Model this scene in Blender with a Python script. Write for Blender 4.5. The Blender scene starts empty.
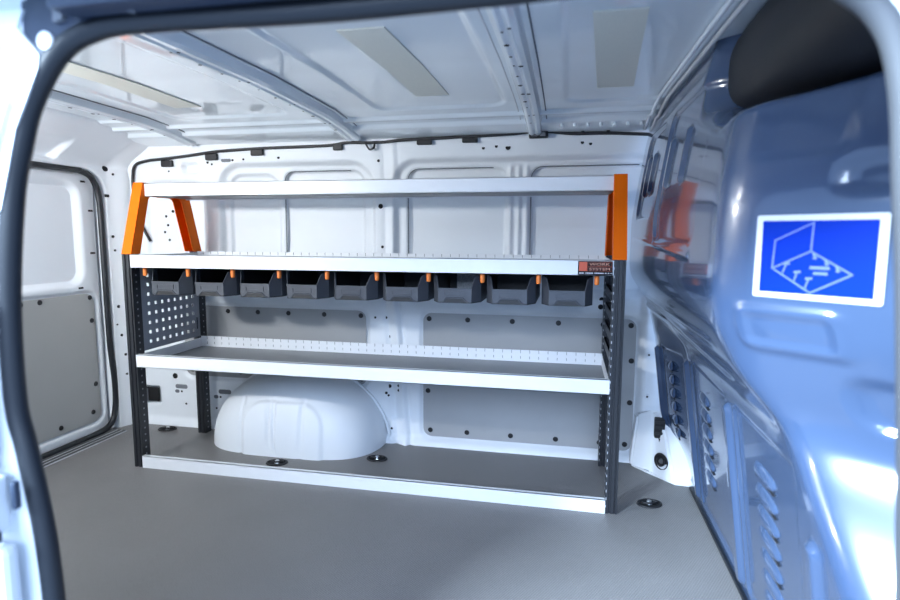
import bpy, bmesh, math, random
import numpy as np
from mathutils import Vector, Matrix

random.seed(4)
S = bpy.context.scene
COL = S.collection

# ------------------------------------------------------------------ camera
cam = bpy.data.cameras.new('camera')
cam_ob = bpy.data.objects.new('camera', cam)
COL.objects.link(cam_ob)
yaw, pitch, roll = -0.2043, -0.1147, 0.0036
fwd = Vector((math.sin(yaw)*math.cos(pitch), math.cos(yaw)*math.cos(pitch), math.sin(pitch)))
rgt = Vector((math.cos(yaw), -math.sin(yaw), 0.0))
upv = rgt.cross(fwd)
r2 = rgt*math.cos(roll) + upv*math.sin(roll)
u2 = -rgt*math.sin(roll) + upv*math.cos(roll)
mw = Matrix(((r2.x, u2.x, -fwd.x, 1.5754), (r2.y, u2.y, -fwd.y, -1.7532), (r2.z, u2.z, -fwd.z, 0.8716), (0, 0, 0, 1)))
cam_ob.matrix_world = mw
cam.sensor_width = 36.0
cam.lens = 562.25/900*36
cam.clip_start = 0.02
cam.dof.use_dof = True
cam.dof.focus_distance = 1.95
cam.dof.aperture_fstop = 2.6
S.camera = cam_ob

# ------------------------------------------------------------------ light of the hall around the van
world = bpy.data.worlds.new('hall_light')
S.world = world
world.use_nodes = True
wn = world.node_tree.nodes['Background']
wn.inputs[0].default_value = (0.40, 0.61, 1.0, 1)
wn.inputs[1].default_value = 1.5

def area(name, loc, target, sx, sy, power, color):
    l = bpy.data.lights.new(name, 'AREA')
    l.shape = 'RECTANGLE'; l.size = sx; l.size_y = sy; l.energy = power; l.color = color
    o = bpy.data.objects.new(name, l); COL.objects.link(o)
    o.location = loc
    o.rotation_euler = (Vector(target)-Vector(loc)).to_track_quat('-Z', 'Y').to_euler()
    return o
area('hall_lamp', (1.3, -4.4, 2.1), (1.35, -1.0, 0.6), 3.0, 1.3, 210, (0.58, 0.74, 1.0))
area('hall_lamp_side', (-0.7, -3.1, 2.45), (1.55, -0.7, 0.3), 0.9, 0.6, 700, (0.64, 0.82, 1.0))

S.view_settings.view_transform = 'Standard'
S.view_settings.look = 'None'
S.view_settings.exposure = 0.22
S.view_settings.gamma = 1.0
S.view_settings.use_curve_mapping = False

# ------------------------------------------------------------------ materials
def mat(name, col, rough=0.5, metal=0.0, coat=0.0, var=0.0, vscale=6.0, bump=0.0, bscale=200.0, bdist=0.001, spec=0.5, emit=None, estr=0.0, coat_rough=0.05, aniso=None):
    m = bpy.data.materials.new(name); m.use_nodes = True
    nt = m.node_tree; b = nt.nodes['Principled BSDF']
    b.inputs['Base Color'].default_value = (*col, 1)
    b.inputs['Roughness'].default_value = rough
    b.inputs['Metallic'].default_value = metal
    b.inputs['Coat Weight'].default_value = coat
    b.inputs['Coat Roughness'].default_value = coat_rough
    b.inputs['Specular IOR Level'].default_value = spec
    tc = nt.nodes.new('ShaderNodeTexCoord')
    if var > 0:
        n = nt.nodes.new('ShaderNodeTexNoise'); n.inputs['Scale'].default_value = vscale; n.inputs['Detail'].default_value = 5
        mp = nt.nodes.new('ShaderNodeMapping'); nt.links.new(tc.outputs['Object'], mp.inputs[0])
        if aniso: mp.inputs['Scale'].default_value = aniso
        nt.links.new(mp.outputs[0], n.inputs['Vector'])
        r = nt.nodes.new('ShaderNodeMix'); r.data_type = 'RGBA'
        r.inputs[6].default_value = (*[max(0, c*(1-var)) for c in col], 1)
        r.inputs[7].default_value = (*[min(1, c*(1+var)) for c in col], 1)
        nt.links.new(n.outputs['Fac'], r.inputs[0]); nt.links.new(r.outputs[2], b.inputs['Base Color'])
    if bump > 0:
        n2 = nt.nodes.new('ShaderNodeTexNoise'); n2.inputs['Scale'].default_value = bscale; n2.inputs['Detail'].default_value = 3
        nt.links.new(tc.outputs['Object'], n2.inputs['Vector'])
        bp = nt.nodes.new('ShaderNodeBump'); bp.inputs['Strength'].default_value = bump; bp.inputs['Distance'].default_value = bdist
        nt.links.new(n2.outputs['Fac'], bp.inputs['Height']); nt.links.new(bp.outputs[0], b.inputs['Normal'])
    if emit:
        b.inputs['Emission Color'].default_value = (*emit, 1); b.inputs['Emission Strength'].default_value = estr
    return m

def floor_mat():
    m = mat('vinyl_floor', (0.178, 0.170, 0.168), 0.38, var=0.10, vscale=5)
    nt = m.node_tree; b = nt.nodes['Principled BSDF']
    tc = nt.nodes.new('ShaderNodeTexCoord')
    # fine woven emboss: two crossed waves broken up by noise
    mp = nt.nodes.new('ShaderNodeMapping'); mp.inputs['Rotation'].default_value = (0, 0, 0.5)
    nt.links.new(tc.outputs['Object'], mp.inputs[0])
    w = nt.nodes.new('ShaderNodeTexWave'); w.inputs['Scale'].default_value = 55; w.inputs['Distortion'].default_value = 2.0
    w.inputs['Detail'].default_value = 2; w.inputs['Detail Scale'].default_value = 6
    nt.links.new(mp.outputs[0], w.inputs['Vector'])
    n = nt.nodes.new('ShaderNodeTexNoise'); n.inputs['Scale'].default_value = 260
    nt.links.new(tc.outputs['Object'], n.inputs['Vector'])
    a = nt.nodes.new('ShaderNodeMath'); a.operation = 'ADD'
    nt.links.new(w.outputs['Fac'], a.inputs[0]); nt.links.new(n.outputs['Fac'], a.inputs[1])
    bp = nt.nodes.new('ShaderNodeBump'); bp.inputs['Strength'].default_value = 0.55; bp.inputs['Distance'].default_value = 0.002
    nt.links.new(a.outputs[0], bp.inputs['Height']); nt.links.new(bp.outputs[0], b.inputs['Normal'])
    return m

M = dict(
    white=mat('white_body_paint', (0.78, 0.81, 0.84), 0.45, coat=0.0, var=0.02),
    roof=mat('roof_body_paint', (0.77, 0.83, 0.87), 0.28, coat=0.9, var=0.02, coat_rough=0.04),
    bulk=mat('blue_grey_bulkhead_paint', (0.048, 0.080, 0.155), 0.20, coat=1.0, var=0.04, vscale=3, coat_rough=0.07),
    floor=floor_mat(),
    board=mat('grey_hardboard', (0.355, 0.36, 0.365), 0.42, var=0.05, vscale=12),
    door_board=mat('warm_grey_hardboard', (0.40, 0.40, 0.385), 0.45, var=0.04, vscale=10),
    lip=mat('white_shelf_enamel', (0.80, 0.82, 0.85), 0.38, var=0.03, vscale=30, bump=0.05, bscale=500),
    tray=mat('grey_galvanised_tray', (0.17, 0.178, 0.19), 0.38, metal=0.2, var=0.10, vscale=8, aniso=(1, 12, 1)),
    post=mat('dark_steel_post', (0.018, 0.020, 0.025), 0.42, var=0.15, vscale=20),
    perf=mat('perforated_panel_grey', (0.30, 0.32, 0.36), 0.45, var=0.04),
    orange=mat('orange_enamel', (0.88, 0.145, 0.0), 0.55, spec=0.15, var=0.03),
    peg=mat('orange_plastic', (0.80, 0.20, 0.03), 0.45),
    bin=mat('dark_grey_plastic', (0.060, 0.066, 0.080), 0.42, var=0.08, bump=0.08, bscale=400),
    bin_in=mat('black_plastic', (0.016, 0.016, 0.018), 0.5, var=0.1),
    rubber=mat('black_rubber', (0.009, 0.011, 0.015), 0.45, var=0.1, bump=0.1, bscale=300),
    grey_rub=mat('grey_weather_strip', (0.065, 0.068, 0.075), 0.6, var=0.08),
    black=mat('matt_black', (0.010, 0.010, 0.012), 0.55, var=0.1),
    hole=mat('dark_opening', (0.006, 0.006, 0.007), 0.8, var=0.1),
    slot=mat('slot_grey', (0.16, 0.17, 0.19), 0.7, var=0.1),
    mat_=mat('beige_damping_mat', (0.74, 0.73, 0.64), 0.5, var=0.07, vscale=40, aniso=(14, 1, 1)),
    seam=mat('grey_sealant', (0.50, 0.52, 0.55), 0.45, var=0.05),
    steel=mat('zinc_steel', (0.55, 0.56, 0.57), 0.28, metal=1.0, var=0.06),
    sill=mat('ribbed_sill_plastic', (0.055, 0.057, 0.062), 0.5, var=0.1),
    st_white=mat('sticker_white', (0.72, 0.73, 0.75), 0.35, var=0.01),
    st_blue=mat('sticker_blue', (0.0, 0.026, 0.34), 0.45, spec=0.08, var=0.02),
    st_line=mat('sticker_pale_blue', (0.15, 0.21, 0.50), 0.4, var=0.02),
    badge=mat('badge_black', (0.010, 0.008, 0.010), 0.6, spec=0.2, var=0.1),
    badge_or=mat('badge_orange', (0.62, 0.09, 0.03), 0.4, var=0.03),
    badge_tx=mat('badge_pale_orange', (0.80, 0.36, 0.25), 0.4, var=0.03),
    pale=mat('pale_print', (0.75, 0.75, 0.75), 0.4, var=0.02),
    lamp=mat('lamp_diffuser', (0.9, 0.9, 0.9), 0.4, emit=(1, 0.97, 0.92), estr=6.0),
    plug=mat('white_plastic_plug', (0.85, 0.86, 0.88), 0.3, var=0.02),
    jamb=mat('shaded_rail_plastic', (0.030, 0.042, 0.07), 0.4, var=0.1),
    cable=mat('cable_loom_tape', (0.02, 0.02, 0.022), 0.5, var=0.15, vscale=60),
)

# ------------------------------------------------------------------ mesh helpers
def link(name, me, m, parent=None):
    o = bpy.data.objects.new(name, me)
    if m is not None and not me.materials: me.materials.append(m)
    COL.objects.link(o)
    if parent is not None: o.parent = parent
    return o

def empty(name, loc=(0, 0, 0)):
    o = bpy.data.objects.new(name, None); COL.objects.link(o); o.location = loc
    o.empty_display_size = 0.05
    bpy.context.view_layer.update()
    return o

def tag(o, label=None, cat=None, group=None, kind=None):
    if label: o['label'] = label
    if cat: o['category'] = cat
    if group: o['group'] = group
    if kind: o['kind'] = kind
    return o

class MB:
    """collects shapes into one mesh"""
    def __init__(s): s.bm = bmesh.new()
    def box(s, x0, x1, y0, y1, z0, z1, bev=0.0, seg=2):
        ret = bmesh.ops.create_cube(s.bm, size=1.0)
        vs = ret['verts']
        for v in vs:
            v.co = Vector((x0+(v.co.x+.5)*(x1-x0), y0+(v.co.y+.5)*(y1-y0), z0+(v.co.z+.5)*(z1-z0)))
        if bev > 0:
            es = list({e for v in vs for e in v.link_edges})
            bmesh.ops.bevel(s.bm, geom=es, offset=bev, segments=seg, affect='EDGES', profile=0.5)
        return s
    def hull(s, pts_bottom, pts_top):
        """prism between two equally long rings"""
        a = [s.bm.verts.new(p) for p in pts_bottom]; b = [s.bm.verts.new(p) for p in pts_top]
        n = len(a)
        s.bm.faces.new(a[::-1]); s.bm.faces.new(b)
        for i in range(n):
            s.bm.faces.new((a[i], a[(i+1) % n], b[(i+1) % n], b[i]))
        return s
    def quad(s, *p):
        s.bm.faces.new([s.bm.verts.new(q) for q in p]); return s
    def cyl(s, c, axis, r, h, seg=16, r2=None):
        """cylinder from c along axis, length h"""
        ax = Vector(axis).normalized(); q = ax.to_track_quat('Z', 'Y').to_matrix().to_4x4()
        mtx = Matrix.Translation(Vector(c)+ax*h/2) @ q
        bmesh.ops.create_cone(s.bm, cap_ends=True, segments=seg, radius1=r, radius2=r if r2 is None else r2, depth=h, matrix=mtx)
        return s
    def tube(s, pts, r, seg=8, closed=False):
        pts = [Vector(p) for p in pts]; n = len(pts); rings = []
        t0 = (pts[1]-pts[0]).normalized()
        nrm = t0.orthogonal().normalized()
        for i, p in enumerate(pts):
            if closed: t = (pts[(i+1) % n]-pts[i-1]).normalized()
            else: t = (pts[min(i+1, n-1)]-pts[max(i-1, 0)]).normalized()
            nrm = (nrm-t*nrm.dot(t)).normalized(); bn = t.cross(nrm)
            rings.append([s.bm.verts.new(p+(nrm*math.cos(2*math.pi*k/seg)+bn*math.sin(2*math.pi*k/seg))*r) for k in range(seg)])
        for i in range(n if closed else n-1):
            a, b = rings[i], rings[(i+1) % n]
            for k in range(seg):
                s.bm.faces.new((a[k], a[(k+1) % seg], b[(k+1) % seg], b[k]))
        if not closed:
            s.bm.faces.new(rings[0][::-1]); s.bm.faces.new(rings[-1])
        return s
    def build(s, name, m, parent=None, smooth=False, angle=None):
        bmesh.ops.recalc_face_normals(s.bm, faces=s.bm.faces[:])
        me = bpy.data.meshes.new(name); s.bm.to_mesh(me); s.bm.free()
        if smooth:
            me.polygons.foreach_set('use_smooth', [True]*len(me.polygons))
            if angle is not None and hasattr(me, 'set_sharp_from_angle'): me.set_sharp_from_angle(angle=angle)
        return link(name, me, m, parent)

def catmull(pts, n=8, closed=False):
    pts = [Vector(p) for p in pts]; out = []; N = len(pts)
    for i in range(N if closed else N-1):
        g = (lambda j: pts[j % N]) if closed else (lambda j: pts[max(0, min(N-1, j))])
        a, b, c, d = g(i-1), g(i), g(i+1), g(i+2)
        for k in range(n):
            t = k/n
            out.append(0.5*((2*b)+(c-a)*t+(2*a-5*b+4*c-d)*t*t+(3*b-a-3*c+d)*t*t*t))
    if not closed: out.append(pts[-1])
    return out

def sstep(a, b, x):
    t = np.clip((x-a)/(b-a), 0, 1); return t*t*(3-2*t)
def rrect(X, Z, x0, x1, z0, z1, r):
    cx, cz, hx, hz = (x0+x1)/2, (z0+z1)/2, (x1-x0)/2, (z1-z0)/2
    qx = np.abs(X-cx)-hx+r; qz = np.abs(Z-cz)-hz+r
    return np.hypot(np.maximum(qx, 0), np.maximum(qz, 0))+np.minimum(np.maximum(qx, qz), 0)-r
def inside(sd, soft): return 1-sstep(-soft/2, soft/2, sd)
def line_d(X, Z, a, b):
    ax, az = a; bx, bz = b; dx, dz = bx-ax, bz-az
    t = np.clip(((X-ax)*dx+(Z-az)*dz)/(dx*dx+dz*dz), 0, 1)
    return np.hypot(X-ax-t*dx, Z-az-t*dz)
def smooth_interp(x, xs, ys, sig):
    g = np.linspace(min(xs)-.3, max(xs)+.3, 1200); v = np.interp(g, xs, ys)
    k = int(3*sig/(g[1]-g[0])); w = np.exp(-.5*(np.arange(-k, k+1)*(g[1]-g[0])/sig)**2); w /= w.sum()
    v = np.convolve(np.pad(v, k, mode='edge'), w, mode='valid')
    return np.interp(x, g, v)

def grid_mesh(name, A, B, fn, m, flip=False, mask=None, parent=None):
    """fn(A,B) -> (x,y,z) arrays; a sheet of real pressed relief"""
    a, b = np.meshgrid(A, B, indexing='ij')
    x, y, z = fn(a, b)
    co = np.stack([x, y, z], -1).reshape(-1, 3)
    na, nb = a.shape
    i, j = np.meshgrid(np.arange(na-1), np.arange(nb-1), indexing='ij')
    v0 = (i*nb+j).ravel()
    f = np.stack([v0, v0+nb, v0+nb+1, v0+1], -1)
    if flip: f = f[:, ::-1]
    if mask is not None:
        mk = mask(a, b)
        ok = (mk[:-1, :-1] & mk[1:, :-1] & mk[1:, 1:] & mk[:-1, 1:]).ravel()
        f = f[ok]
    me = bpy.data.meshes.new(name)
    me.vertices.add(len(co)); me.vertices.foreach_set('co', co.ravel())
    me.loops.add(len(f)*4); me.loops.foreach_set('vertex_index', np.ascontiguousarray(f).ravel().astype(np.int32))
    me.polygons.add(len(f)); me.polygons.foreach_set('loop_start', np.arange(0, len(f)*4, 4, dtype=np.int32))
    me.polygons.foreach_set('use_smooth', np.ones(len(f), dtype=bool))
    me.update(calc_edges=True); me.validate()
    return link(name, me, m, parent)

def plate(name, outline, origin, ua, va, thick, m, parent, bev=0.0015):
    """flat plate from a 2-D outline (u,v) on axes ua, va at origin; thickness goes along ua x va"""
    ua, va = Vector(ua), Vector(va); n = ua.cross(va).normalized(); o = Vector(origin)
    b = MB()
    lo = [o+ua*u+va*v for u, v in outline]; hi = [p+n*thick for p in lo]
    b.hull(lo, hi)
    return b.build(name, m, parent)

def rr_outline(u0, u1, v0, v1, r, seg=6):
    pts = []
    for cx, cy, a0 in ((u1-r, v1-r, 0), (u0+r, v1-r, 90), (u0+r, v0+r, 180), (u1-r, v0+r, 270)):
        for k in range(seg+1):
            a = math.radians(a0+90*k/seg); pts.append((cx+r*math.cos(a), cy+r*math.sin(a)))
    return pts

def copy_part(o, loc, parent, rot=None):
    c = o.copy(); COL.objects.link(c); c.parent = parent; c.location = loc
    if rot is not None: c.rotation_euler = rot
    return c

# ------------------------------------------------------------------ floor
XR, XF = -0.42, 2.03
fl = MB().box(XR-.05, XF+.10, -1.26, 0.50, -0.03, 0.0).build('floor', M['floor'])
tag(fl, 'grey embossed vinyl floor of the van load space', 'floor', kind='structure')
# ribbed sill strip at the rear door
for k in range(4):
    x = -0.410+k*0.0235
    MB().box(x, x+0.012, -1.1, 0.325, 0.0003, 0.006, bev=0.002).build('sill_rib', M['sill'], fl)
MB().box(-0.415, -0.322, -1.1, 0.325, 0.0, 0.0025).build('sill_plate', M['seam'], fl)

# ------------------------------------------------------------------ far side wall (pressed steel)
ARCH = (0.475, 0.375, 0.31)
def wall_base(Z):
    return smooth_interp(Z, [0, .012, .03, .45, .545, .58, .61, .66, .9, 1.10, 1.18, 1.24, 1.27, 1.33],
                            [.428, .435, .456, .456, .455, .437, .437, .452, .462, .458, .446, .432, .420, .38], 0.006)
def wall_fn(X, Z):
    y = wall_base(Z)
    # upper window blanks: outer step, inner step
    y = y+0.024*inside(rrect(X, Z, .10, .795, .645, 1.165, .10), .022)
    y = y+0.024*inside(rrect(X, Z, .887, 1.90, .645, 1.165, .09), .022)
    for x0, x1 in ((.395, .745), (.937, 1.335), (1.432, 1.90)):
        y = y+0.016*inside(rrect(X, Z, x0, x1, .66, 1.135, .045), .008)
    y = y+0.014*inside(rrect(X, Z, .135, .365, .66, 1.125, .06), .010)
    # raised ribs between the blanks
    for xc in (1.352, 1.385, 1.415):
        y = y-0.010*np.exp(-((X-xc)/.008)**2)*sstep(.64, .67, Z)*(1-sstep(1.12, 1.15, Z))
    # triangular brace panel near the rear pillar
    y = y+0.018*inside(rrect(X, Z, -.27, .02, .70, 1.10, .06), .03)
    # pillar channels
    for xc, w, d in ((.865, .011, .010), (.905, .012, -.012), (.925, .006, .008)):
        xx = xc+.05*np.clip((.62-Z)/.62, 0, 1)-.02
        y = y+d*np.exp(-((X-xx)/w)**2)*(1-.75*sstep(.62, .75, Z))
    # rims round the grey boards
    y = y+0.012*inside(rrect(X, Z, -.118, .768, .225, .566, .045), .014)
    y = y+0.012*inside(rrect(X, Z, .995, 1.852, .026, .566, .045), .014)
    # small pressed pads low on the pillar
    y = y-0.008*inside(rrect(X, Z, .862, .925, .01, .10, .006), .008)
    # oval cut out high on the left
    y = y+0.03*inside(rrect(X, Z, -.075, .01, 1.135, 1.175, .02), .006)
    y = y+0.03*inside(rrect(X, Z, -.36, -.25, .09, .17, .01), .006)
    # front corner pillar comes forward
    y = y-0.035*sstep(1.845, 1.875, X)*(1-sstep(.55, .75, Z))
    return X, y, Z
wb = grid_mesh('wall_back', np.arange(-.43, 2.12, .006), np.arange(-.01, 1.33, .006), wall_fn, M['white'], flip=False)
tag(wb, 'white pressed steel side wall of the van behind the shelving', 'wall', kind='structure')
def wy(x, z):
    return float(wall_fn(np.array([[x]]), np.array([[z]]))[1][0, 0])

# grey hardboard panels: one with the wheel arch cut out of its lower edge, one plain
def board_outline_left():
    pts = []
    x0, x1, z0, z1, r = -.108, .757, .236, .556, .035
    cx, a, b = ARCH[0], .32, ARCH[2]+.025
    zz = lambda x: b*math.sqrt(max(0, 1-((x-cx)/a)**2))
    def corner(ccx, ccz, a0):
        for k in range(6):
            t = math.radians(a0+90*k/5); pts.append((ccx+r*math.cos(t), ccz+r*math.sin(t)))
    corner(x1-r, z1-r, 0); corner(x0+r, z1-r, 90); corner(x0+r, z0+r, 180)
    xa = cx-a*math.sqrt(1-(z0/b)**2); xb = cx+a*math.sqrt(1-(z0/b)**2)
    for k in range(21):
        x = xa+(xb-xa)*k/20; pts.append((x, max(z0, zz(x))))
    corner(x1-r, z0+r, 270)
    return pts
pb = plate('lining_board', [(x, z) for x, z in board_outline_left()], (0, .4635, 0), (1, 0, 0), (0, 0, 1), .004, M['board'], wb)
pb['label'] = 'grey hardboard lining cut out round the wheel arch'
pb2 = plate('lining_board', rr_outline(1.005, 1.842, .036, .556, .035), (0, .4635, 0), (1, 0, 0), (0, 0, 1), .004, M['board'], wb)

def button_mesh():
    b = MB(); b.cyl((0, 0, 0), (0, -1, 0), .0105, .003, 14, .009); b.cyl((0, -.003, 0), (0, -1, 0), .005, .002, 10)
    return b
btn0 = None
def button(x, y, z, parent, rot=None):
    global btn0
    if btn0 is None:
        btn0 = button_mesh().build('clip_button', M['black'], parent); btn0.location = (x, y, z); o = btn0
    else: o = copy_part(btn0, (x, y, z), parent)
    if rot is not None: o.rotation_euler = rot
    return o
for x in (-.06, .115, .26, .405, .57, .735): button(x, .4593, .535, wb)
for x, z in ((-.075, .262), (.165, .262), (.735, .262)): button(x, .4593, z, wb)
for x in (1.03, 1.19, 1.37, 1.55, 1.72, 1.822): button(x, .4593, .532, wb)
for x in (1.035, 1.19, 1.37, 1.55, 1.72, 1.815): button(x, .4593, .062, wb)
for x, z in ((1.025, .23), (1.828, .395), (1.828, .23)): button(x, .4593, z, wb)

hole0 = None
def hole(x, z, r=.006, parent=None):
    global hole0
    if hole0 is None:
        hole0 = MB().cyl((0, 0, 0), (0, -1, 0), 1, .0012, 12).build('punched_hole', M['hole'], wb); o = hole0
        o.location = (x, wy(x, z)+.0004, z)
    else: o = copy_part(hole0, (x, wy(x, z)+.0004, z), wb)
    o.scale = (r, 1, r)
    return o
for x, z, r in ((-.139, 1.145, .004), (.176, 1.185, .005), (.227, 1.187, .005), (.056, 1.178, .006), (.075, 1.17, .005), (.389, 1.19, .006),
                (.824, 1.168, .006), (.827, .988, .010), (.833, .823, .006), (-.15, .973, .007), (-.186, .951, .006), (-.179, .912, .006),
                (-.196, .881, .006), (-.173, .846, .006), (.845, .53, .006), (.86, .45, .005), (.83, .31, .007), (.86, .24, .008), (.90, .245, .006),
                (.90, .225, .006), (.845, .21, .006), (.855, .20, .005), (.87, .06, .005), (.80, .27, .005), (.965, .30, .005), (.80, .53, .005),
                (1.345, 1.205, .010), (1.30, 1.21, .006), (1.25, 1.205, .006), (1.62, 1.215, .006), (1.65, 1.21, .006), (1.71, .63, .010), (1.706, .603, .010),
                (-.165, .228, .013), (-.135, .157, .005), (.062, .143, .005), (-.115, .10, .005), (.04, .09, .005), (-.33, .62, .006), (-.34, .50, .006), (-.335, .42, .005)):
    hole(x, z, r)
# long pressed openings
def slot_hole(x, z, w, h):
    plate('oval_opening', rr_outline(-w/2, w/2, -h/2, h/2, h*.45), (x, wy(x, z)+.001, z), (1, 0, 0), (0, 0, 1), .002, M['slot'], wb)
for a in ((.145, 1.186, .045, .018), (-.135, .180, .062, .020), (.085, .168, .062, .020), (-.158, .157, .022, .016), (.040, .143, .022, .016)): slot_hole(*a)
MB().box(-.352, -.262, .462, .470, .10, .165).build('jack_bracket', M['hole'], wb)
MB().box(-.345, -.315, .452, .462, .10, .16, bev=.004).build('jack_bracket', M['slot'], wb)

# dark gaps round the inner window blanks
for x0, x1, z1 in ((.395, .745, 1.135), (.937, 1.335, 1.135), (1.432, 1.88, 1.135)):
    pp = [(x0, .665), (x0, .80), (x0, 1.0), (x0, z1-.045)]+[(x0+.045-.045*math.cos(t), z1-.045+.045*math.sin(t)) for t in np.linspace(.2, math.pi/2, 6)]+[(x0+.15, z1), (x1-.05, z1)]
    MB().tube([(x, wall_base(np.array([z]))[0]+.0245, z) for x, z in pp], .0022, 5).build('panel_gap', M['slot'], wb)

# wheel arch
def arch():
    cx, a, b = ARCH; y1, d = .47, .27
    U = np.linspace(0, math.pi, 181); V = np.linspace(0, 1, 70)
    def fn(u, v):
        ph = v*math.pi/2
        r = np.cos(ph)**0.50; yy = y1-d*np.sin(ph)**0.75
        e = 0.92
        cu = np.sign(np.cos(u))*np.abs(np.cos(u))**e; su = np.abs(np.sin(u))**e
        x = cx+a*r*cu; z = b*r*su
        front = sstep(.60, .80, np.sin(ph))
        for xc, w in ((.315, .007), (.44, .009), (.462, .006), (.578, .008)):
            yy = yy+.006*np.exp(-((x-xc)/w)**2)*front*(1-sstep(.20, .24, z))
        yy = yy-.007*inside(rrect(x, z, .325, .66, -.1, .215, .10), .012)*front
        return x, yy, z
    o = grid_mesh('wheel_arch', U, V, fn, M['white'], parent=wb)
    return o
wa = arch(); wa['label'] = 'rounded white steel wheel arch with pressed creases'
# weld flange round the arch
pts = [(ARCH[0]+(ARCH[1]+.012)*math.cos(t), .447, max(.004, (ARCH[2]+.010)*math.sin(t))) for t in np.linspace(0.02, math.pi-.02, 40)]
MB().tube(pts, .007, 6).build('arch_flange', M['white'], wb, smooth=True)

# front lower foot of the pillar
b = MB()
b.hull([(1.83, .40, 0), (1.90, .345, 0), (1.965, .255, 0), (2.03, .25, 0), (2.08, .46, 0), (1.83, .46, 0)],
       [(1.85, .40, .20), (1.90, .385, .22), (1.93, .375, .24), (2.03, .36, .24), (2.08, .46, .24), (1.85, .46, .20)])
bmesh.ops.bevel(b.bm, geom=b.bm.edges[:], offset=.008, segments=2, affect='EDGES')
b.build('pillar_foot', M['white'], wb, smooth=True, angle=.6)
for z in (.27, .43):
    MB().cyl((1.885, wy(1.885, z)-.001, z), (0, -1, 0), .009, .004, 12).build('weld_nut', M['white'], wb)
    MB().cyl((1.885, wy(1.885, z)-.005, z), (0, -1, 0), .004, .001, 10).build('weld_nut_bore', M['hole'], wb)

# ------------------------------------------------------------------ ceiling
def ceil_base(Y): return smooth_interp(Y, [-1.26, -1.05, -.8, -.3, .1, .27, .36, .42, .50], [1.15, 1.24, 1.285, 1.300, 1.297, 1.285, 1.272, 1.262, 1.25], .02)
def ceil_fn(X, Y):
    z = ceil_base(Y)
    for x0, x1 in ((.93, 1.365), (.14, .60), (1.56, 1.86), (-.30, -.05)):
        z = z+.007*inside(rrect(X, Y, x0, x1, -1.0, .145, .05), .016)
    z = z-.010*inside(rrect(X, Y, -.6, 2.4, .215, .245, .01), .012)-.012*sstep(.30, .315, Y)
    return X, Y, z
ce = grid_mesh('ceiling', np.arange(-.46, 2.40, .007), np.arange(-1.26, .50, .006), ceil_fn, M['roof'], flip=True)
tag(ce, 'white glossy painted steel roof with pressed panels', 'ceiling', kind='structure')
def cz(x, y): return float(ceil_fn(np.array([[x]]), np.array([[y]]))[2][0, 0])

def roof_rib(x0, x1, seed):
    """hat-section roof bow running across the van"""
    w = x1-x0
    ys = np.linspace(-1.22, .40, 40)
    prof = [(0, .004), (.012, -.001), (.020, -.020), (.030, -.026), (w*.5-.008, -.026), (w*.5, -.021), (w*.5+.008, -.026), (w-.030, -.026), (w-.020, -.020), (w-.012, -.001), (w, .004)]
    bm = MB(); rows = []
    for y in ys:
        zc = float(ceil_base(np.array([y]))[0])
        rows.append([bm.bm.verts.new((x0+px, y, zc+pz)) for px, pz in prof])
    for a, c in zip(rows[:-1], rows[1:]):
        for k in range(len(prof)-1): bm.bm.faces.new((a[k], a[k+1], c[k+1], c[k]))
    o = bm.build('roof_bow', M['roof'], ce, smooth=True, angle=.5)
    # sealant beads along both flanges
    for xx in (x0-.003, x1+.003):
        MB().tube([(xx, y, float(ceil_base(np.array([y]))[0])-.001) for y in ys], .0022, 5).build('sealant_bead', M['slot'] if xx > x1-.01 else M['seam'], o)
    rnd = random.Random(seed)
    for k in range(11):
        y = -.62+k*.088
        zc = float(ceil_base(np.array([y]))[0])-.0268
        for dx in ((.035,) if k % 3 else (.035, .052)):
            MB().cyl((x0+min(dx, w-.034), y+rnd.uniform(-.01, .01), zc+.0005), (0, 0, -1), rnd.choice((.003, .004, .006)), .0008, 10).build('bow_hole', M['hole'], o)
    return o
roof_rib(.685, .785, 1); roof_rib(1.405, 1.490, 2); roof_rib(-.03, .055, 3)
# damping mats glued to the roof panels
for x0, x1, sk in ((1.10, 1.205, .01), (1.648, 1.751, .037), (.245, .345, 0)):
    ys = np.linspace(-.595, .005, 14)
    b = MB(); lo = []; hi = []
    for y in ys:
        lo.append([b.bm.verts.new((x, y, cz(x, y)-.0005)) for x in (x0+sk*y/.6, x1+sk*y/.6)])
        hi.append([b.bm.verts.new((x, y, cz(x, y)-.0035)) for x in (x0+sk*y/.6, x1+sk*y/.6)])
    for i in range(len(ys)-1):
        b.bm.faces.new((hi[i][0], hi[i][1], hi[i+1][1], hi[i+1][0]))
        b.bm.faces.new((lo[i][0], hi[i][0], hi[i+1][0], lo[i+1][0])); b.bm.faces.new((lo[i][1], lo[i+1][1], hi[i+1][1], hi[i][1]))
    b.bm.faces.new((lo[0][0], lo[0][1], hi[0][1], hi[0][0])); b.bm.faces.new((lo[-1][0], hi[-1][0], hi[-1][1], lo[-1][1]))
    o = b.build('damping_mat', M['mat_'], ce); o['label'] = 'beige damping mat stuck to the roof panel'
# cant rail studs
for k in range(7):
    x = 1.545+k*.045
    MB().cyl((x, .335, 1.263), (0, -.5, -1), .006, .014, 8).build('rail_stud', M['roof'], ce)

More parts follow.
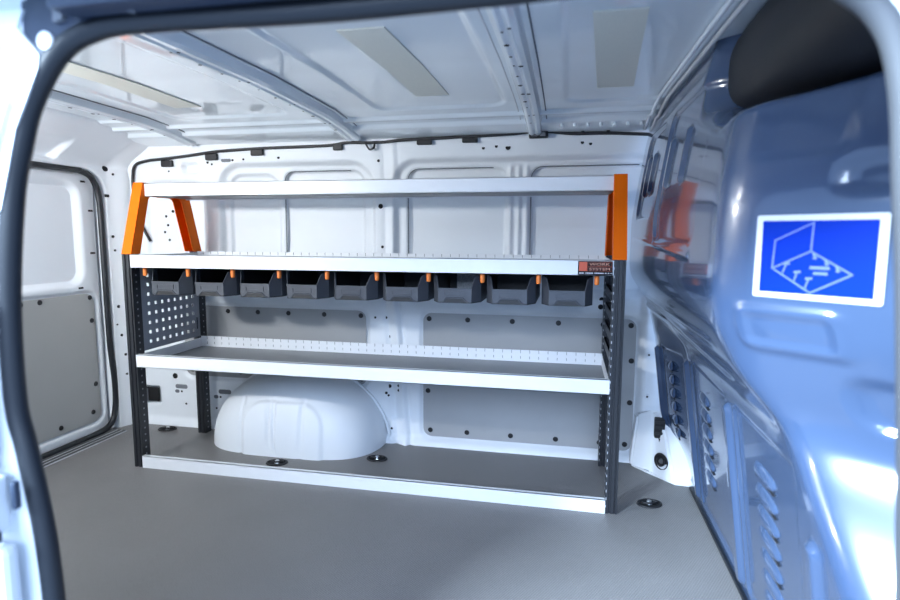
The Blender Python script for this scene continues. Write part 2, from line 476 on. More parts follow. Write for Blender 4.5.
# ------------------------------------------------------------------ rear end: frame, door, seal
def rear_fn(Y, Z):
    x = -.385+0*Y
    x = x-.065*inside(rrect(Y, Z, -1.3, .352, -.3, 1.135, .09), .016)
    x = x+.19*sstep(1.15, 1.30, Z)
    # recessed panels in the header
    x = x-.035*inside(rrect(Y, Z, -1.0, .12, 1.165, 1.225, .02), .02)
    # rounded corner towards the side wall
    x = x+.04*sstep(.36, .46, Y)
    return x, Y, Z
wl = grid_mesh('wall_left', np.arange(-1.26, .50, .006), np.arange(-.03, 1.33, .006), rear_fn, M['white'], flip=True)
tag(wl, 'white steel rear frame and roof header round the back door', 'wall', kind='structure')
for y, z, r in ((.365, 1.155, .016), (.395, 1.13, .005), (.38, .86, .006), (.385, .80, .005), (.39, .42, .006), (.40, .33, .006), (.385, .55, .007), (.40, .24, .005), (.375, .47, .004)):
    xx = float(rear_fn(np.array([[y]]), np.array([[z]]))[0][0, 0])
    MB().cyl((xx-.002, y, z), (1, 0, 0), r, .0045, 12).build('punched_hole', M['hole'], wl)
MB().box(-.386, -.380, .352, .375, 1.03, 1.042, bev=.002).build('oval_opening', M['hole'], wl)

def door_fn(Y, Z):
    x = -.425+0*Y
    x = x-.028*inside(rrect(Y, Z, -.9, .255, .665, 1.075, .055), .035)
    x = x-.012*inside(rrect(Y, Z, -.9, .205, .70, 1.06, .03), .006)
    x = x-.010*inside(rrect(Y, Z, -.9, .318, .045, .628, .05), .012)
    return x, Y, Z
dr = grid_mesh('door_1', np.arange(-1.1, .338, .006), np.arange(.012, 1.122, .006), door_fn, M['white'], flip=True)
tag(dr, 'white rear barn door with grey lower lining board', 'door', kind='structure')
plate('lining_board', rr_outline(-.95, .306, .055, .618, .045), (-.434, 0, 0), (0, 1, 0), (0, 0, 1), .005, M['door_board'], dr)['label'] = 'warm grey hardboard lining of the rear door'
for y, z in ((.05, .605), (-.30, .605), (.285, .60), (.287, .50), (.285, .22), (.262, .10), (.10, .083), (-.2, .083), (-.03, .605)):
    button(-.429, y, z, dr, rot=(0, 0, math.radians(90)))
for y, z in ((.315, .97), (.312, .79), (.285, 1.09), (.24, .645)):
    MB().box(-.4265, -.4235, y-.012, y+.012, z-.004, z+.004, bev=.001).build('drain_slot', M['hole'], dr)
sp = [(-.397, -1.0, 1.128), (-.397, .10, 1.132), (-.397, .255, 1.128), (-.397, .315, 1.09), (-.397, .337, 1.0), (-.397, .340, .75), (-.397, .343, .40), (-.397, .356, .22), (-.397, .350, .10), (-.397, .318, .03), (-.397, .22, .010), (-.397, 0, .008), (-.397, -1.0, .008)]
sl = MB().tube(catmull(sp, 8), .0125, 10).build('trim_1', M['rubber'], None, smooth=True)
tag(sl, 'black rubber seal running round the rear door', 'seal', kind='structure')

# ------------------------------------------------------------------ bulkhead (pressed partition to the cab)
KB = 1.1535; YC = -.7016
def b_prof(Z):
    return smooth_interp(Z, [-.1, 0, .50, .545, .64, .715, .755, .93, 1.05, 1.2, 1.33],
                            [2.03, 2.022, 1.957, 1.945, 1.868, 1.812, 1.800, 1.802, 1.818, 1.842, 1.875], .016)
def b_yc(Z):
    return smooth_interp(Z, [-.1, 0, .30, .42, .50, .58, .66, 1.4], [-1.12, -1.08, -.96, -.86, -.78, -.715, YC, YC], .04)
def bulk_fn(Y, Z):
    x = b_prof(Z)
    x = x+.026*np.clip((.38-Y)/1.06, 0, 1)*sstep(.60, .75, Z)
    w = .011
    t = (b_yc(Z)-Y)/w
    x = x+KB*w*np.logaddexp(0, t)
    s = (-.749-Y)/.655
    face = sstep(.66, .72, -Y)
    low = (1-sstep(.50, .53, Z))
    # vertical ribs of the lower panel
    for yc, hw in ((.115, .016), (-.345, .020), (.36, .014)):
        x = x-.012*inside(rrect(Y, Z, yc-hw, yc+hw, .03, .475, hw*.9), .010)
    x = x-.012*inside(rrect(Y, Z, -.83, -.79, -.1, .385, .018), .012)
    # recessed fields between the ribs
    for y0, y1 in ((-.31, .08), (-.74, -.385), (.15, .33)):
        x = x+.006*inside(rrect(Y, Z, y0, y1, .035, .485, .02), .010)
    # cove beads under the bulge
    x = x-(.008*np.exp(-((Z-.60-.02*np.sin(3*Y))/.010)**2)+.006*np.exp(-((Z-.665)/.008)**2))*sstep(-.62, -.50, Y)
    x = x-.055*sstep(.08, .38, Y)*sstep(.03, .25, Z)*(1-sstep(.52, .66, Z))
    # embossed fields of the upper sheet
    up = (1-face)
    x = x+.009*inside(rrect(Y, Z, .02, .30, .93, 1.20, .04), .014)*up
    x = x+.009*inside(rrect(Y, Z, -.52, -.06, .86, 1.20, .04), .014)*up
    for y0 in (.24, .14, -.12, -.30):
        x = x-.010*inside(rrect(Y, Z, y0-.014, y0+.014, 1.0, 1.13, .013), .010)*up
    x = x-.006*np.exp(-(line_d(Y, Z, (.33, .87), (-.50, .83))/.006)**2)
    # embossing of the face that carries the sticker
    x = x+.007*inside(rrect(s, Z, -.30, .102, .997, 1.12, .02), .010)*sstep(.72, .75, -Y)
    x = x-.008*inside(rrect(s, Z, -.035, .128, .684, .757, .018), .010)+.006*inside(rrect(s, Z, -.02, .112, .697, .744, .012), .008)
    x = x+.012*inside(rrect(s, Z, .10, .50, .935, .985, .024), .018)
    x = x+.018*inside(rrect(s, Z, .10, .50, .585, .655, .034), .022)
    # deep hollow above the face, behind the door pillar
    x = x+.22*sstep(1.085, 1.145, Z-.012*np.clip(s, -.2, .2)/.12-.25*np.clip(Y+.60, 0, .4))*sstep(.36, .56, -Y)
    return x, Y, Z
bk = grid_mesh('wall_right', np.arange(-1.20, .445, .006), np.arange(0.0, 1.325, .006), bulk_fn, M['bulk'],
               mask=lambda Y, Z: (Y < .405) & (Y < .235+.75*Z))
tag(bk, 'glossy blue grey pressed steel bulkhead with louvres', 'wall', kind='structure')
def bx(y, z): return float(bulk_fn(np.array([[y]]), np.array([[z]]))[0][0, 0])

# louvres
def louvre_mesh():
    U = np.linspace(0, math.pi, 13); V = np.linspace(-1, 1, 15)
    def fn(u, v):
        r = np.sqrt(np.clip(1-np.abs(v)**3, 0, 1))
        return -.009*r*np.sin(u)*(1-.35*np.cos(u)), .058*v, .0175*np.cos(u)*r
    return fn
lv0 = grid_mesh('louvre', np.linspace(0, math.pi, 13), np.linspace(-1, 1, 15), louvre_mesh(), M['bulk'], parent=bk)
sl0 = MB().box(-.002, .002, -.048, .048, -.0205, -.0165).build('louvre_slot', M['hole'], lv0)
first = True
for yc, n, z0, sc in ((-.565, 7, .395, 1.1), (-.055, 6, .405, 1.0), (.265, 6, .43, .7)):
    for k in range(n):
        z = z0-k*.047
        loc = (bx(yc, z)+.001, yc, z)
        if first: o = lv0; first = False; lv0.location = loc
        else:
            o = copy_part(lv0, loc, bk); copy_part(sl0, (0, 0, 0), o)
        o.scale = (1, sc, 1)
# black gap strip at the foot
MB().box(2.012, 2.03, -1.1, .24, .0, .010).build('foot_gasket', M['rubber'], bk)
# trim rail where the bulkhead meets the roof
for dx, dz, m in ((0, 0, 'seam'), (-.022, .008, 'roof')):
    MB().tube([(bx(max(y, -.30), 1.26)+dx-.004, y, cz(1.85, y)-.018+dz) for y in np.linspace(-1.1, .38, 30)], .006, 6).build('roof_joint_bead', M[m], bk, smooth=True)

# dark rounded body added in the hollow, in place of shade and dark reflection
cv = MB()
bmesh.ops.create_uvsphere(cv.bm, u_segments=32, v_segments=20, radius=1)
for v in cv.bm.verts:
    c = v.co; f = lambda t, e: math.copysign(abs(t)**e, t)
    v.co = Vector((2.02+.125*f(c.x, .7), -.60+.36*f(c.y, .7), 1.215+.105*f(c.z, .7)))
cvo = cv.build('hollow_shade_fill', M['black'], None, smooth=True)
tag(cvo, 'dark rounded fill added for the shade in the upper corner above the bulkhead', 'trim', kind='structure')

# ------------------------------------------------------------------ side door opening: body shell, seal
SEAL = [(.905, 0.02), (.893, .20), (.889, .365), (.882, .474), (.865, .580), (.853, .649), (.857, .785), (.876, .915), (.894, .977), (.919, 1.037), (.967, 1.094), (1.026, 1.116),
        (1.092, 1.119), (1.189, 1.117), (1.324, 1.115), (1.491, 1.118), (1.65, 1.122), (1.77, 1.117), (1.826, 1.092), (1.858, 1.055), (1.873, 1.0), (1.882, .92), (1.895, .80), (1.912, .60), (1.931, .30), (1.941, .02)]
sp = catmull([(x, -1.15, z) for x, z in SEAL], 6)
se = MB().tube(sp[:100], .0135, 14).build('trim_3', M['rubber'], None, smooth=True)
tag(se, 'thick black rubber seal framing the side door opening', 'seal', kind='structure')
sg = MB().tube([p for p in sp[99:]], .0125, 14).build('trim_4', M['grey_rub'], None, smooth=True)
tag(sg, 'grey weather strip down the front pillar of the side door opening', 'seal', kind='structure')
b = MB(); a_in = []; a_out = []; a_back = []
cxo, czo = 1.38, .55
for p in sp:
    dx, dz = p.x-cxo, p.z-czo
    k = min((1.9/abs(dx)) if abs(dx) > 1e-6 else 9, (.86/abs(dz)) if abs(dz) > 1e-6 else 9)
    a_in.append(b.bm.verts.new((p.x-.004*dx/.5, -1.158, p.z)))
    a_out.append(b.bm.verts.new((cxo+dx*k, -1.175, max(-.02, czo+dz*k))))
    a_back.append(b.bm.verts.new((p.x, -1.14, p.z)))
for i in range(len(sp)-1):
    b.bm.faces.new((a_in[i], a_in[i+1], a_out[i+1], a_out[i]))
    b.bm.faces.new((a_back[i], a_back[i+1], a_in[i+1], a_in[i]))
wf = b.build('wall_front', M['white'], None)
tag(wf, 'white body side round the sliding door opening', 'wall', kind='structure')
# pressed steps and striker on the rear jamb
MB().box(.70, .868, -1.20, -1.172, .30, .462, bev=.010).build('jamb_step', M['white'], wf)
MB().box(.70, .858, -1.205, -1.172, .478, .556, bev=.006).build('jamb_step', M['white'], wf)
MB().box(.70, .842, -1.20, -1.172, .562, .80, bev=.010).build('jamb_step', M['white'], wf)
MB().box(.868, .876, -1.182, -1.172, .510, .548, bev=.003).build('striker_pocket', M['jamb'], wf)
MB().box(.845, .862, -1.208, -1.19, .470, .486, bev=.003).build('striker_pocket', M['jamb'], wf)
# upper corner: door rail with the shade of its cavity in its dark colour, pressed bracket and plug
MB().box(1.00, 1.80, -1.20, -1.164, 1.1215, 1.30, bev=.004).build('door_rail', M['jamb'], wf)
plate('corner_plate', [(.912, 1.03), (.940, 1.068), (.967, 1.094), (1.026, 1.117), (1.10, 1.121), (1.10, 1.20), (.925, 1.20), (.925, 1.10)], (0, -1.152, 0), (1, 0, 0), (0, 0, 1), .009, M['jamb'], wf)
plate('corner_plate_fold', [(.975, 1.119), (.988, 1.122), (.992, 1.19), (.975, 1.19)], (0, -1.160, 0), (1, 0, 0), (0, 0, 1), .008, M['slot'], wf)
MB().tube([(.975, -1.20, 1.165), (1.02, -1.195, 1.150), (1.06, -1.185, 1.132), (1.09, -1.17, 1.124)], .005, 8).build('rail_edge', M['slot'], wf, smooth=True)
plate('jamb_step', [(.60, .90), (.872, .90), (.905, 1.00), (.945, 1.07), (.948, 1.085), (.920, 1.118), (.930, 1.138), (.60, 1.138)], (0, -1.158, 0), (1, 0, 0), (0, 0, 1), .007, M['white'], wf)
plate('jamb_fold', [(.60, .93), (.86, .93), (.905, 1.03), (.895, 1.10), (.60, 1.11)], (0, -1.165, 0), (1, 0, 0), (0, 0, 1), .008, M['white'], wf)
MB().cyl((.958, -1.161, 1.101), (0, -1, 0), .0105, .004, 20).build('round_plug', M['plug'], wf)

# unseen load lamp on the body side behind the jamb, set to reach the roof
lp = empty('load_lamp', (-.06, -1.155, 1.10))
tag(lp, 'unseen slim white load lamp on the body side behind the side door jamb', 'lamp')
MB().box(-.17, .17, -.012, .012, -.04, .04, bev=.004).build('housing', M['plug'], lp)
MB().box(-.16, .16, .012, .0135, -.032, .032).build('diffuser', M['lamp'], lp)
la = area('load_lamp_light', (-.06, -1.13, 1.10), (.25, .30, 1.25), .32, .07, 25, (.95, .98, 1.0))

# ------------------------------------------------------------------ shelving unit
W, H, D, PW, PD = 1.75, .80, .375, .037, .040
su = empty('shelving_unit', (W/2, D/2, 0))
tag(su, 'white and orange van shelving unit with dark perforated posts', 'shelving')
def P(mb, name, m, parent=su, **k):
    o = mb.build(name, m, None, **k)
    o.parent = parent
    o.matrix_parent_inverse = parent.matrix_world.inverted()
    return o
bpy.context.view_layer.update()

def post(x0, y0, facing):
    b = MB()
    # rolled section: two front flanges with a groove between them
    prof = [(0, 0), (.010, 0), (.011, .004), (.0165, .004), (.0175, 0), (.027, 0), (.028, .004), (.031, .004), (.032, 0), (PW, 0), (PW, PD), (0, PD)]
    b.hull([(x0+px, y0+py, 0) for px, py in prof], [(x0+px, y0+py, H) for px, py in prof])
    o = P(b, 'post', M['post'])
    # rows of small perforations on the inner side and at the front edge
    d = MB(); xi = x0+PW if facing > 0 else x0
    for k in range(31):
        z = .02+k*.025
        d.box(xi-.0006, xi+.0006, y0+.017, y0+.0225, z, z+.0055)
        if facing < 0: d.box(xi-facing*.003-.0010, xi-facing*.003+.0010, y0-.0006, y0+.0004, z, z+.008)
    q = P(d, 'perforation', M['seam'] if facing < 0 else M['perf']); q['kind'] = 'stuff'
    return o
for x0, fc in ((0, 1), (W-PW, -1)):
    for y0 in (0, D): post(x0, y0, fc)

def tray(x0, x1, y0, y1, z0, z1, name, back=True, zback=None, sides=True):
    root = P(MB().box(x0, x1, y0+.012, y1, z0+.004, z0+.007), name, M['tray'])
    t = .002
    b = MB(); b.box(x0, x1, y0-.001, y0+.001, z0, z1); b.box(x0, x1, y0-.001, y0+.014, z1-t, z1); b.box(x0, x1, y0-.001, y0+.014, z0, z0+t); b.box(x0, x1, y0+.0125, y0+.014, z0, z1-.004)
    P(b, 'front_lip', M['lip'], root)
    zb = zback or z1
    if back:
        P(MB().box(x0, x1, y1-.002, y1, z0, zb), 'back_lip', M['lip'], root)
        n = int((x1-x0-.02)/.0345)
        d = MB()
        for k in range(n):
            x = x0+.03+k*.0345
            d.box(x-.0009, x+.0009, y1-.0030, y1-.0019, zb-.034, zb-.024); d.box(x-.0008, x+.0008, y1-.0030, y1-.0019, zb-.012, zb-.0005)
        q = P(d, 'slot_row', M['slot'], root); q['kind'] = 'stuff'
    if sides:
        for xx in (x0, x1-.002):
            P(MB().box(xx, xx+.002, y0+.014, y1-.002, z0+.004, z1-.004), 'end_lip', M['lip'], root)
    return root
SI = .036
tr = tray(SI, W-SI, -.0015, D+.002, .3845, .4324, 'middle_shelf', zback=.436)
ut = tray(SI, W-SI, -.0015, D+.002, .751, .799, 'upper_shelf', zback=.800)
tt = tray(.030, W-.034, .086, .318, 1.010, 1.058, 'top_shelf', back=True, zback=1.05, sides=False)
b = MB(); b.box(SI, W-SI, -.0025, -.0005, 0, .0455); b.box(SI, W-SI, -.0025, .012, .0435, .0455)
P(b, 'kick_rail', M['lip'])

# orange A-brackets: upright plate with a trapezoid window, flanged edge
def bracket(x0):
    b = MB(); wdt = PW+.003
    def seg(ring0, ring1): b.hull(ring0, ring1)
    outer = [(0, .80), (.078, 1.0608), (.326, 1.0608), (.402, .80)]
    inner = [(.046, .80), (.103, 1.000), (.122, 1.014), (.268, 1.014), (.288, 1.000), (.347, .80)]
    # side plates (both cheeks are open; the legs are channels)
    po = [outer[0], (.060, 1.000), (.072, 1.040), outer[1], outer[2], (.332, 1.040), (.344, 1.0), outer[3]]
    pi = [inner[0], inner[1], (.110, 1.009), inner[2], inner[3], (.281, 1.009), inner[4], inner[5]]
    for xa, xb in ((x0, x0+.0025), (x0+wdt-.0025, x0+wdt)):
        for i in range(len(po)-1):
            a = [po[i], po[i+1], pi[i+1], pi[i]]
            b.hull([(xa, y, z) for y, z in a], [(xb, y, z) for y, z in a])
    # front, top and rear webs
    for (ya, za), (yb, zb) in zip(outer[:-1], outer[1:]):
        n = Vector((za-zb, yb-ya)).normalized()*(-.0025)
        a = [(ya, za), (yb, zb), (yb+n.x*-1, zb+n.y), (ya+n.x*-1, za+n.y)]
        a = [(ya, za), (yb, zb), (yb-(-n.x), zb+n.y), (ya-(-n.x), za+n.y)]
        b.hull([(x0, y, z) for y, z in a], [(x0+wdt, y, z) for y, z in a])
    return P(b, 'orange_bracket', M['orange'])
bracket(-.0015); bracket(W-PW-.0015)

# perforated side panel (real square holes) on the left, rungs on the right
def perforated(x, y0, y1, z0, z1, pitch=.036, hs=.012):
    ny, nz = int((y1-y0-.02)/pitch), int((z1-z0-.02)/pitch)
    oy, oz = y0+((y1-y0)-ny*pitch)/2, z0+((z1-z0)-nz*pitch)/2
    ysr, zsr = [y0], [z0]
    for k in range(ny): ysr += [oy+(k+.5)*pitch-hs/2, oy+(k+.5)*pitch+hs/2]
    for k in range(nz): zsr += [oz+(k+.5)*pitch-hs/2, oz+(k+.5)*pitch+hs/2]
    ysr.append(y1); zsr.append(z1)
    b = MB(); vv = [[b.bm.verts.new((x, y, z)) for z in zsr] for y in ysr]
    for i in range(len(ysr)-1):
        for j in range(len(zsr)-1):
            if i % 2 == 1 and j % 2 == 1: continue
            b.bm.faces.new((vv[i][j], vv[i+1][j], vv[i+1][j+1], vv[i][j+1]))
    bmesh.ops.recalc_face_normals(b.bm, faces=b.bm.faces[:]); b.bm.normal_update()
    g = bmesh.ops.solidify(b.bm, geom=b.bm.faces[:], thickness=.0015)
    return b
P(perforated(.034, .036, D+.002, .437, .749), 'perforated_side_panel', M['perf'])
MB_ = MB().box(.0352, .0362, .352, .357, .47, .52); P(MB_, 'keyhole_slot', M['hole'])
for z in (.47, .535, .60, .665):
    b = MB(); b.box(W-PW+.004, W-PW+.010, .036, D+.004, z, z+.030); b.box(W-PW+.004, W-PW+.022, .036, D+.004, z+.028, z+.030)
    P(b, 'side_rung', M['post'])

# badge on the upper shelf lip
def text_mesh(txt, size, stretch, name):
    cu = bpy.data.curves.new(name, 'FONT'); cu.body = txt; cu.size = size; cu.align_x = 'LEFT'; cu.extrude = .0002
    o = bpy.data.objects.new(name, cu); COL.objects.link(o)
    bpy.context.view_layer.update()
    me = bpy.data.meshes.new_from_object(o.evaluated_get(bpy.context.evaluated_depsgraph_get()))
    bpy.data.objects.remove(o); bpy.data.curves.remove(cu)
    xs = [v.co.x for v in me.vertices]; ys = [v.co.y for v in me.vertices]
    for v in me.vertices: v.co.x = (v.co.x-min(xs))/(max(xs)-min(xs))*stretch; v.co.y -= min(ys)
    return me
bg = P(MB().box(1.609, 1.711, -.0045, -.002, .7535, .7955), 'badge', M['badge'], su); bg['label'] = 'black and orange printed badge'
P(MB().box(1.6125, 1.636, -.0052, -.0044, .7655, .7930), 'badge_square', M['badge_or'], bg)
for z0, z1, txt in ((.7800, .7930, 'WORK'), (.7655, .7785, 'SYSTEM')):
    b = MB()
    for a in ((1.638, 1.7085, z0, z0+.0005), (1.638, 1.7085, z1-.0005, z1), (1.638, 1.6385, z0, z1), (1.7080, 1.7085, z0, z1)): b.box(a[0], a[1], -.0052, -.0044, a[2], a[3])
    P(b, 'badge_frame', M['badge_or'], bg)
    me = text_mesh(txt, .0105, .060, 'badge_text')
    o = link('badge_text', me, M['badge_tx']); o.location = (1.6425, -.0050, z0+.0026); o.rotation_euler = (math.pi/2, 0, 0)
    bpy.context.view_layer.update()
    o.parent = bg; o.matrix_parent_inverse = bg.matrix_world.inverted()
b = MB(); x = 1.613
rr = random.Random(3)
while x < 1.706:
    w_ = rr.uniform(.002, .004); b.box(x, x+w_, -.0052, -.0044, .7575, .7610); x += w_+(.0012 if rr.random() < .8 else .005)
P(b, 'badge_small_print', M['pale'], bg)

# orange pegs between the bins
pegx = [.075+k*.1769 for k in range(10)]
for x in pegx:
    b = MB(); b.cyl((x, .022, .726), (0, 0, 1), .0075, .025, 14); b.cyl((x, .022, .7215), (0, 0, 1), .006, .005, 14, .0075)
    P(b, 'orange_peg', M['peg'], smooth=True, angle=.7)
# two hanger bars carrying the bins
for y in (.10, .28):
    P(MB().box(SI+.004, W-SI-.004, y, y+.02, .7478, .7515), 'bin_hanger', M['post'])

# ------------------------------------------------------------------ bins
def make_bin():
    root = empty('storage_bin')
    z0, zf, zt = 0.0, .047, .093
    fw, cw, bw = .0545, .079, .081          # half widths: front, chamfer end, back
    yf, yc, yb = 0.0, .045, .29
    t = .0025
    b = MB()
    def wall(p, q, zp, zq):
        # vertical wall from p to q, tops zp/zq, thickness inward
        d = Vector((q[0]-p[0], q[1]-p[1], 0)).normalized(); n = Vector((-d.y, d.x, 0))*t
        lo = [Vector((p[0], p[1], z0)), Vector((q[0], q[1], z0)), Vector((q[0], q[1], z0))+n, Vector((p[0], p[1], z0))+n]
        hi = [Vector((p[0], p[1], zp)), Vector((q[0], q[1], zq)), Vector((q[0], q[1], zq))+n, Vector((p[0], p[1], zp))+n]
        b.hull(lo, hi)
    wall((-fw, yf), (fw, yf), zf, zf)
    wall((fw, yf), (fw+(cw-fw)*.40, yc*.40), zf, zt*.90); wall((fw+(cw-fw)*.40, yc*.40), (cw, yc), zt*.90, zt)
    wall((cw, yc), (bw, yb), zt, zt)
    wall((-(fw+(cw-fw)*.40), yc*.40), (-fw, yf), zt*.90, zf); wall((-cw, yc), (-(fw+(cw-fw)*.40), yc*.40), zt, zt*.90)
    wall((-bw, yb), (-cw, yc), zt, zt)
    wall((bw, yb), (-bw, yb), zt, zt)
    body = b.build('bin_body', M['bin'], root)
    fb = MB(); fb.hull([(-fw, yf, 0), (fw, yf, 0), (cw, yc, 0), (bw, yb, 0), (-bw, yb, 0), (-cw, yc, 0)], [(-fw, yf, .003), (fw, yf, .003), (cw, yc, .003), (bw, yb, .003), (-bw, yb, .003), (-cw, yc, .003)])
    fb.build('bin_floor', M['bin_in'], root)
    li = MB(); li.box(-bw+.004, bw-.004, yb-.010, yb-.004, .003, zt-.002); li.box(-cw+.0045, -cw+.006, yc+.01, yb-.01, .003, zt-.003); li.box(cw-.006, cw-.0045, yc+.01, yb-.01, .003, zt-.003)
    li.build('bin_lining', M['bin_in'], root)
    # front grip: dark trapezoid pocket under a raised frame
    g = MB(); g.hull([(-.040, -.0008, .001), (.040, -.0008, .001), (.026, -.0008, .014), (-.026, -.0008, .014)], [(-.040, .001, .001), (.040, .001, .001), (.026, .001, .014), (-.026, .001, .014)])
    g.build('grip_pocket', M['bin_in'], root)
    g = MB(); g.tube([(-.046, -.001, .002), (-.040, -.001, .004), (-.028, -.001, .016), (.028, -.001, .016), (.040, -.001, .004), (.046, -.001, .002)], .0022, 6); g.build('grip_frame', M['bin'], root)
    # label holder and rim
    g = MB()
    for a in ((-.034, .034, .036, .0375), (-.034, .034, .022, .0235), (-.034, -.0325, .022, .0375), (.0325, .034, .022, .0375)): g.box(a[0], a[1], -.0022, .0, a[2], a[3])
    g.build('label_holder', M['bin'], root)
    MB().box(-fw-.001, fw+.001, -.0025, .004, zf-.003, zf+.001).build('front_rim', M['bin'], root)
    return root
bin0 = make_bin()
kids = list(bin0.children)
where = ['nearest the perforated side panel', 'second from the perforated side panel', 'third from the perforated side panel', 'fourth from the perforated side panel',
         'in the middle of the row of nine', 'fourth from the orange and black badge end', 'showing a pale speckled label inside', 'second from the badge end of the shelf', 'hanging under the orange and black badge']
for k in range(9):
    x = (pegx[k]+pegx[k+1])/2
    if k == 0: r = bin0
    else:
        r = bin0.copy(); COL.objects.link(r)
        for ch in kids:
            c = ch.copy(); COL.objects.link(c); c.parent = r
    r.location = (x, .012, .6545)
    tag(r, 'dark grey open-front storage bin '+where[k], 'storage bin', 'storage bins under the upper shelf')
    if k == 6:
        sp_m = mat('speckled_foil', (0.62, 0.62, 0.62), 0.5, var=0.75, vscale=260)
        o = MB().box(-.045, .060, .272, .2795, .02, .088).build('inside_label', sp_m, r); o['label'] = 'pale speckled label'

# ------------------------------------------------------------------ sticker on the bulkhead
P0 = Vector((1.878, -.749, 0)); dS = Vector((.1315, -.114, 0)).normalized(); nS = Vector((dS.y, -dS.x, 0))   # nS points to the load space
stk = empty('sticker', (1.944, -.806, .84))
tag(stk, 'blue rectangular pictogram sticker with white border on the bulkhead', 'sticker')
bpy.context.view_layer.update()
def sp3(s, z, off): return P0+dS*s+Vector((0, 0, z))+nS*off
def SP(poly, off, th, name, m, parent=stk):
    b = MB(); b.hull([sp3(s, z, off) for s, z in poly], [sp3(s, z, off+th) for s, z in poly])
    return P(b, name, m, parent)
SP(rr_outline(-.001, .176, .7745, .9050, .004), -.0010, .0016, 'white_border', M['st_white'])
SP(rr_outline(.0085, .1645, .7830, .8960, .001), .0006, .0006, 'blue_field', M['st_blue'])
LN = dict(A=(.0288, .8651), B=(.082, .8926), C=(.0806, .8493), D=(.0268, .8213), E=(.1365, .8164), F=(.0833, .7857))
b = MB()
def seg(p, q, w=.0022):
    d = Vector((q[0]-p[0], q[1]-p[1])).normalized(); n = Vector((-d.y, d.x))*w/2; d = d*w/2
    poly = [(p[0]-d.x+n.x, p[1]-d.y+n.y), (q[0]+d.x+n.x, q[1]+d.y+n.y), (q[0]+d.x-n.x, q[1]+d.y-n.y), (p[0]-d.x-n.x, p[1]-d.y-n.y)]
    b.hull([sp3(s, z, .0012) for s, z in poly], [sp3(s, z, .0017) for s, z in poly])
for p_, q_ in ('AB', 'BC', 'CD', 'DA', 'CE', 'EF', 'FD'): seg(LN[p_], LN[q_])
for (s0, z0), (s1, z1) in (((.0426, .815), (.0475, .829)), ((.0601, .804), (.0637, .8168)), ((.0762, .7935), (.0801, .8074))):
    seg((s0, z0), (s1, z1), .002)
    seg((s1-.003, z1), (s1+.003, z1+.0005), .0035)
for s0, z0 in ((.085, .8418), (.1015, .833), (.1165, .8235)): seg((s0, z0+.003), (s0+.002, z0-.003), .003); seg((s0, z0-.003), (s0+.004, z0-.002), .002)
P(b, 'line_drawing', M['st_line'], stk)
b = MB(); seg((.083, .8245), (.105, .8245), .0045); seg((.088, .8160), (.103, .8160), .004)
P(b, 'pale_mark', M['st_line'], stk)

# ------------------------------------------------------------------ lashing rings
def lashing(loc, rotz, label, wall=False):
    r = empty('lashing_ring', loc)
    b = MB(); b.tube([(.038*math.cos(t), .028*math.sin(t), .0015) for t in np.linspace(0, 2*math.pi, 33)[:-1]], .004, 6, closed=True); b.build('cup_rim', M['black'], r, smooth=True)
    b = MB(); b.hull([(.036*math.cos(t), .026*math.sin(t), .0002) for t in np.linspace(0, 2*math.pi, 25)[:-1]], [(.036*math.cos(t), .026*math.sin(t), .0012) for t in np.linspace(0, 2*math.pi, 25)[:-1]]); b.build('cup', M['hole'], r)
    b = MB(); b.tube(catmull([(-.020, .010, .003), (-.022, -.004, .007), (0, -.014, .010), (.022, -.004, .007), (.020, .010, .003)], 6), .0036, 8); b.build('ring', M['black'], r, smooth=True)
    b = MB(); b.cyl((0, .002, .001), (0, 0, 1), .011, .010, 12, .007); b.build('bolt', M['steel'], r)
    r.rotation_euler = (math.radians(90), 0, rotz) if wall else (0, 0, rotz)
    tag(r, label, 'tie-down ring', 'lashing rings of the load floor')
    return r
lashing((.506, .143, 0), .2, 'black lashing ring in the floor before the wheel arch')
lashing((.868, .262, 0), .0, 'black lashing ring in the floor just beside the wheel arch')
lashing((-.163, .385, 0), .1, 'black lashing ring in the floor behind the perforated post near the rear door')
lashing((1.861, .095, 0), .3, 'black lashing ring with shiny bolt between shelving and bulkhead')
lr = lashing((1.937, .298, .060), math.radians(-50), 'black lashing ring upright on the white pillar foot', wall=True)
lr.location = (1.930, .318, .060); lr.scale = (.75, 1.0, .8)

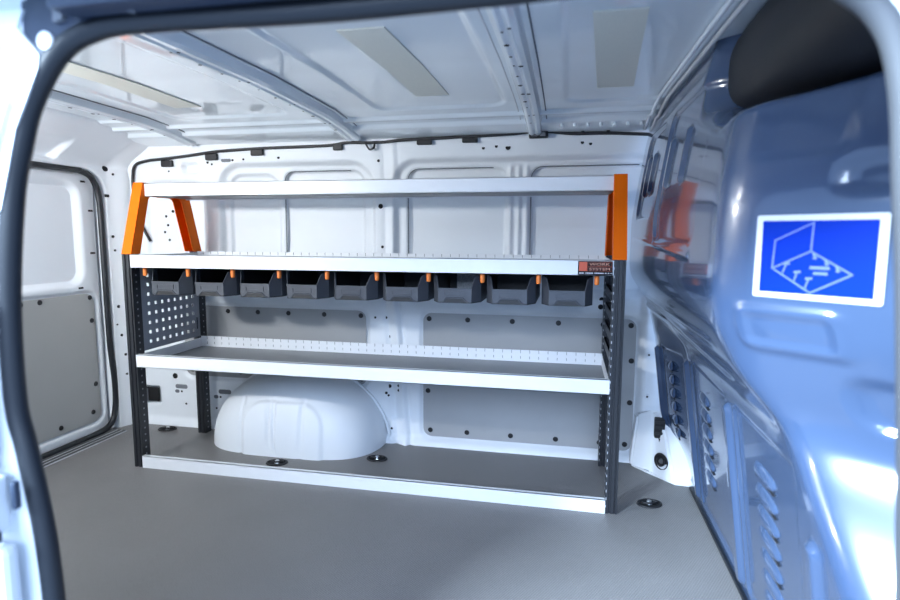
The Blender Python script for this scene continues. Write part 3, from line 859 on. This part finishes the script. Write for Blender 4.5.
# black latch on the pillar foot
lt = empty('cable_clip_bracket', (1.925, .36, .165))
tag(lt, 'black plastic clip bracket hooked on the pillar beside the bulkhead', 'bracket')
b = MB(); b.box(-.018, .018, -.014, .012, -.03, .045, bev=.004); b.build('body', M['black'], lt)
b = MB(); b.hull([(-.004, -.016, -.03), (.014, -.016, -.03), (.014, 0, -.03), (-.004, 0, -.03)], [(.004, -.014, -.065), (.012, -.014, -.065), (.012, -.004, -.065), (.004, -.004, -.065)]); b.build('tongue', M['black'], lt)
for z in (-.015, .006, .027): MB().box(-.016, .016, -.019, -.013, z, z+.010, bev=.002).build('ridge', M['cable'], lt)

# ------------------------------------------------------------------ cable loom along the roof edge
ch = empty('cable_loom', (.7, .42, 1.23))
tag(ch, 'black taped cable loom clipped along the top of the side wall', 'cable')
bpy.context.view_layer.update()
hp = [(-.262, .84), (-.285, .90), (-.315, .98), (-.322, 1.06), (-.318, 1.12), (-.295, 1.172), (-.23, 1.190), (-.155, 1.195), (-.02, 1.206), (.111, 1.219), (.30, 1.226), (.50, 1.228), (.629, 1.230), (.70, 1.238), (.778, 1.236), (.86, 1.236), (.93, 1.248), (1.05, 1.250), (1.201, 1.253), (1.36, 1.257), (1.43, 1.262), (1.483, 1.262), (1.58, 1.252), (1.70, 1.250), (1.821, 1.243), (1.90, 1.238)]
path = catmull([(x, wy(x, z)-.010, z-(.007 if x > .9 else 0)) for x, z in hp], 5)
P(MB().tube(path, .0060, 8), 'loom', M['cable'], ch, smooth=True)
for x, z, w in ((-.135, 1.178, .055), (.085, 1.200, .055), (.30, 1.214, .055), (.66, 1.226, .04), (1.02, 1.237, .06), (1.20, 1.240, .06)):
    P(MB().box(x-w/2, x+w/2, wy(x, z)-.016, wy(x, z)-.001, z-.016, z+.012, bev=.004), 'loom_clip', M['black'], ch)
b = MB(); b.box(1.425, 1.495, .40, .43, 1.232, 1.262, bev=.003)
P(b, 'junction_block', M['black'], ch)
for x in (1.434, 1.465): P(MB().box(x, x+.022, .396, .4005, 1.236, 1.254, bev=.002), 'connector_face', M['slot'], ch)
for x in (1.62, 1.71): P(MB().box(x-.006, x+.006, .410, .428, 1.240, 1.262, bev=.002), 'loom_tie', M['black'], ch)
P(MB().tube(catmull([(.778, .42, 1.236), (.79, .415, 1.218), (.80, .415, 1.208), (.815, .418, 1.215), (.818, .42, 1.235)], 6), .004, 6), 'loom_loop', M['cable'], ch, smooth=True)
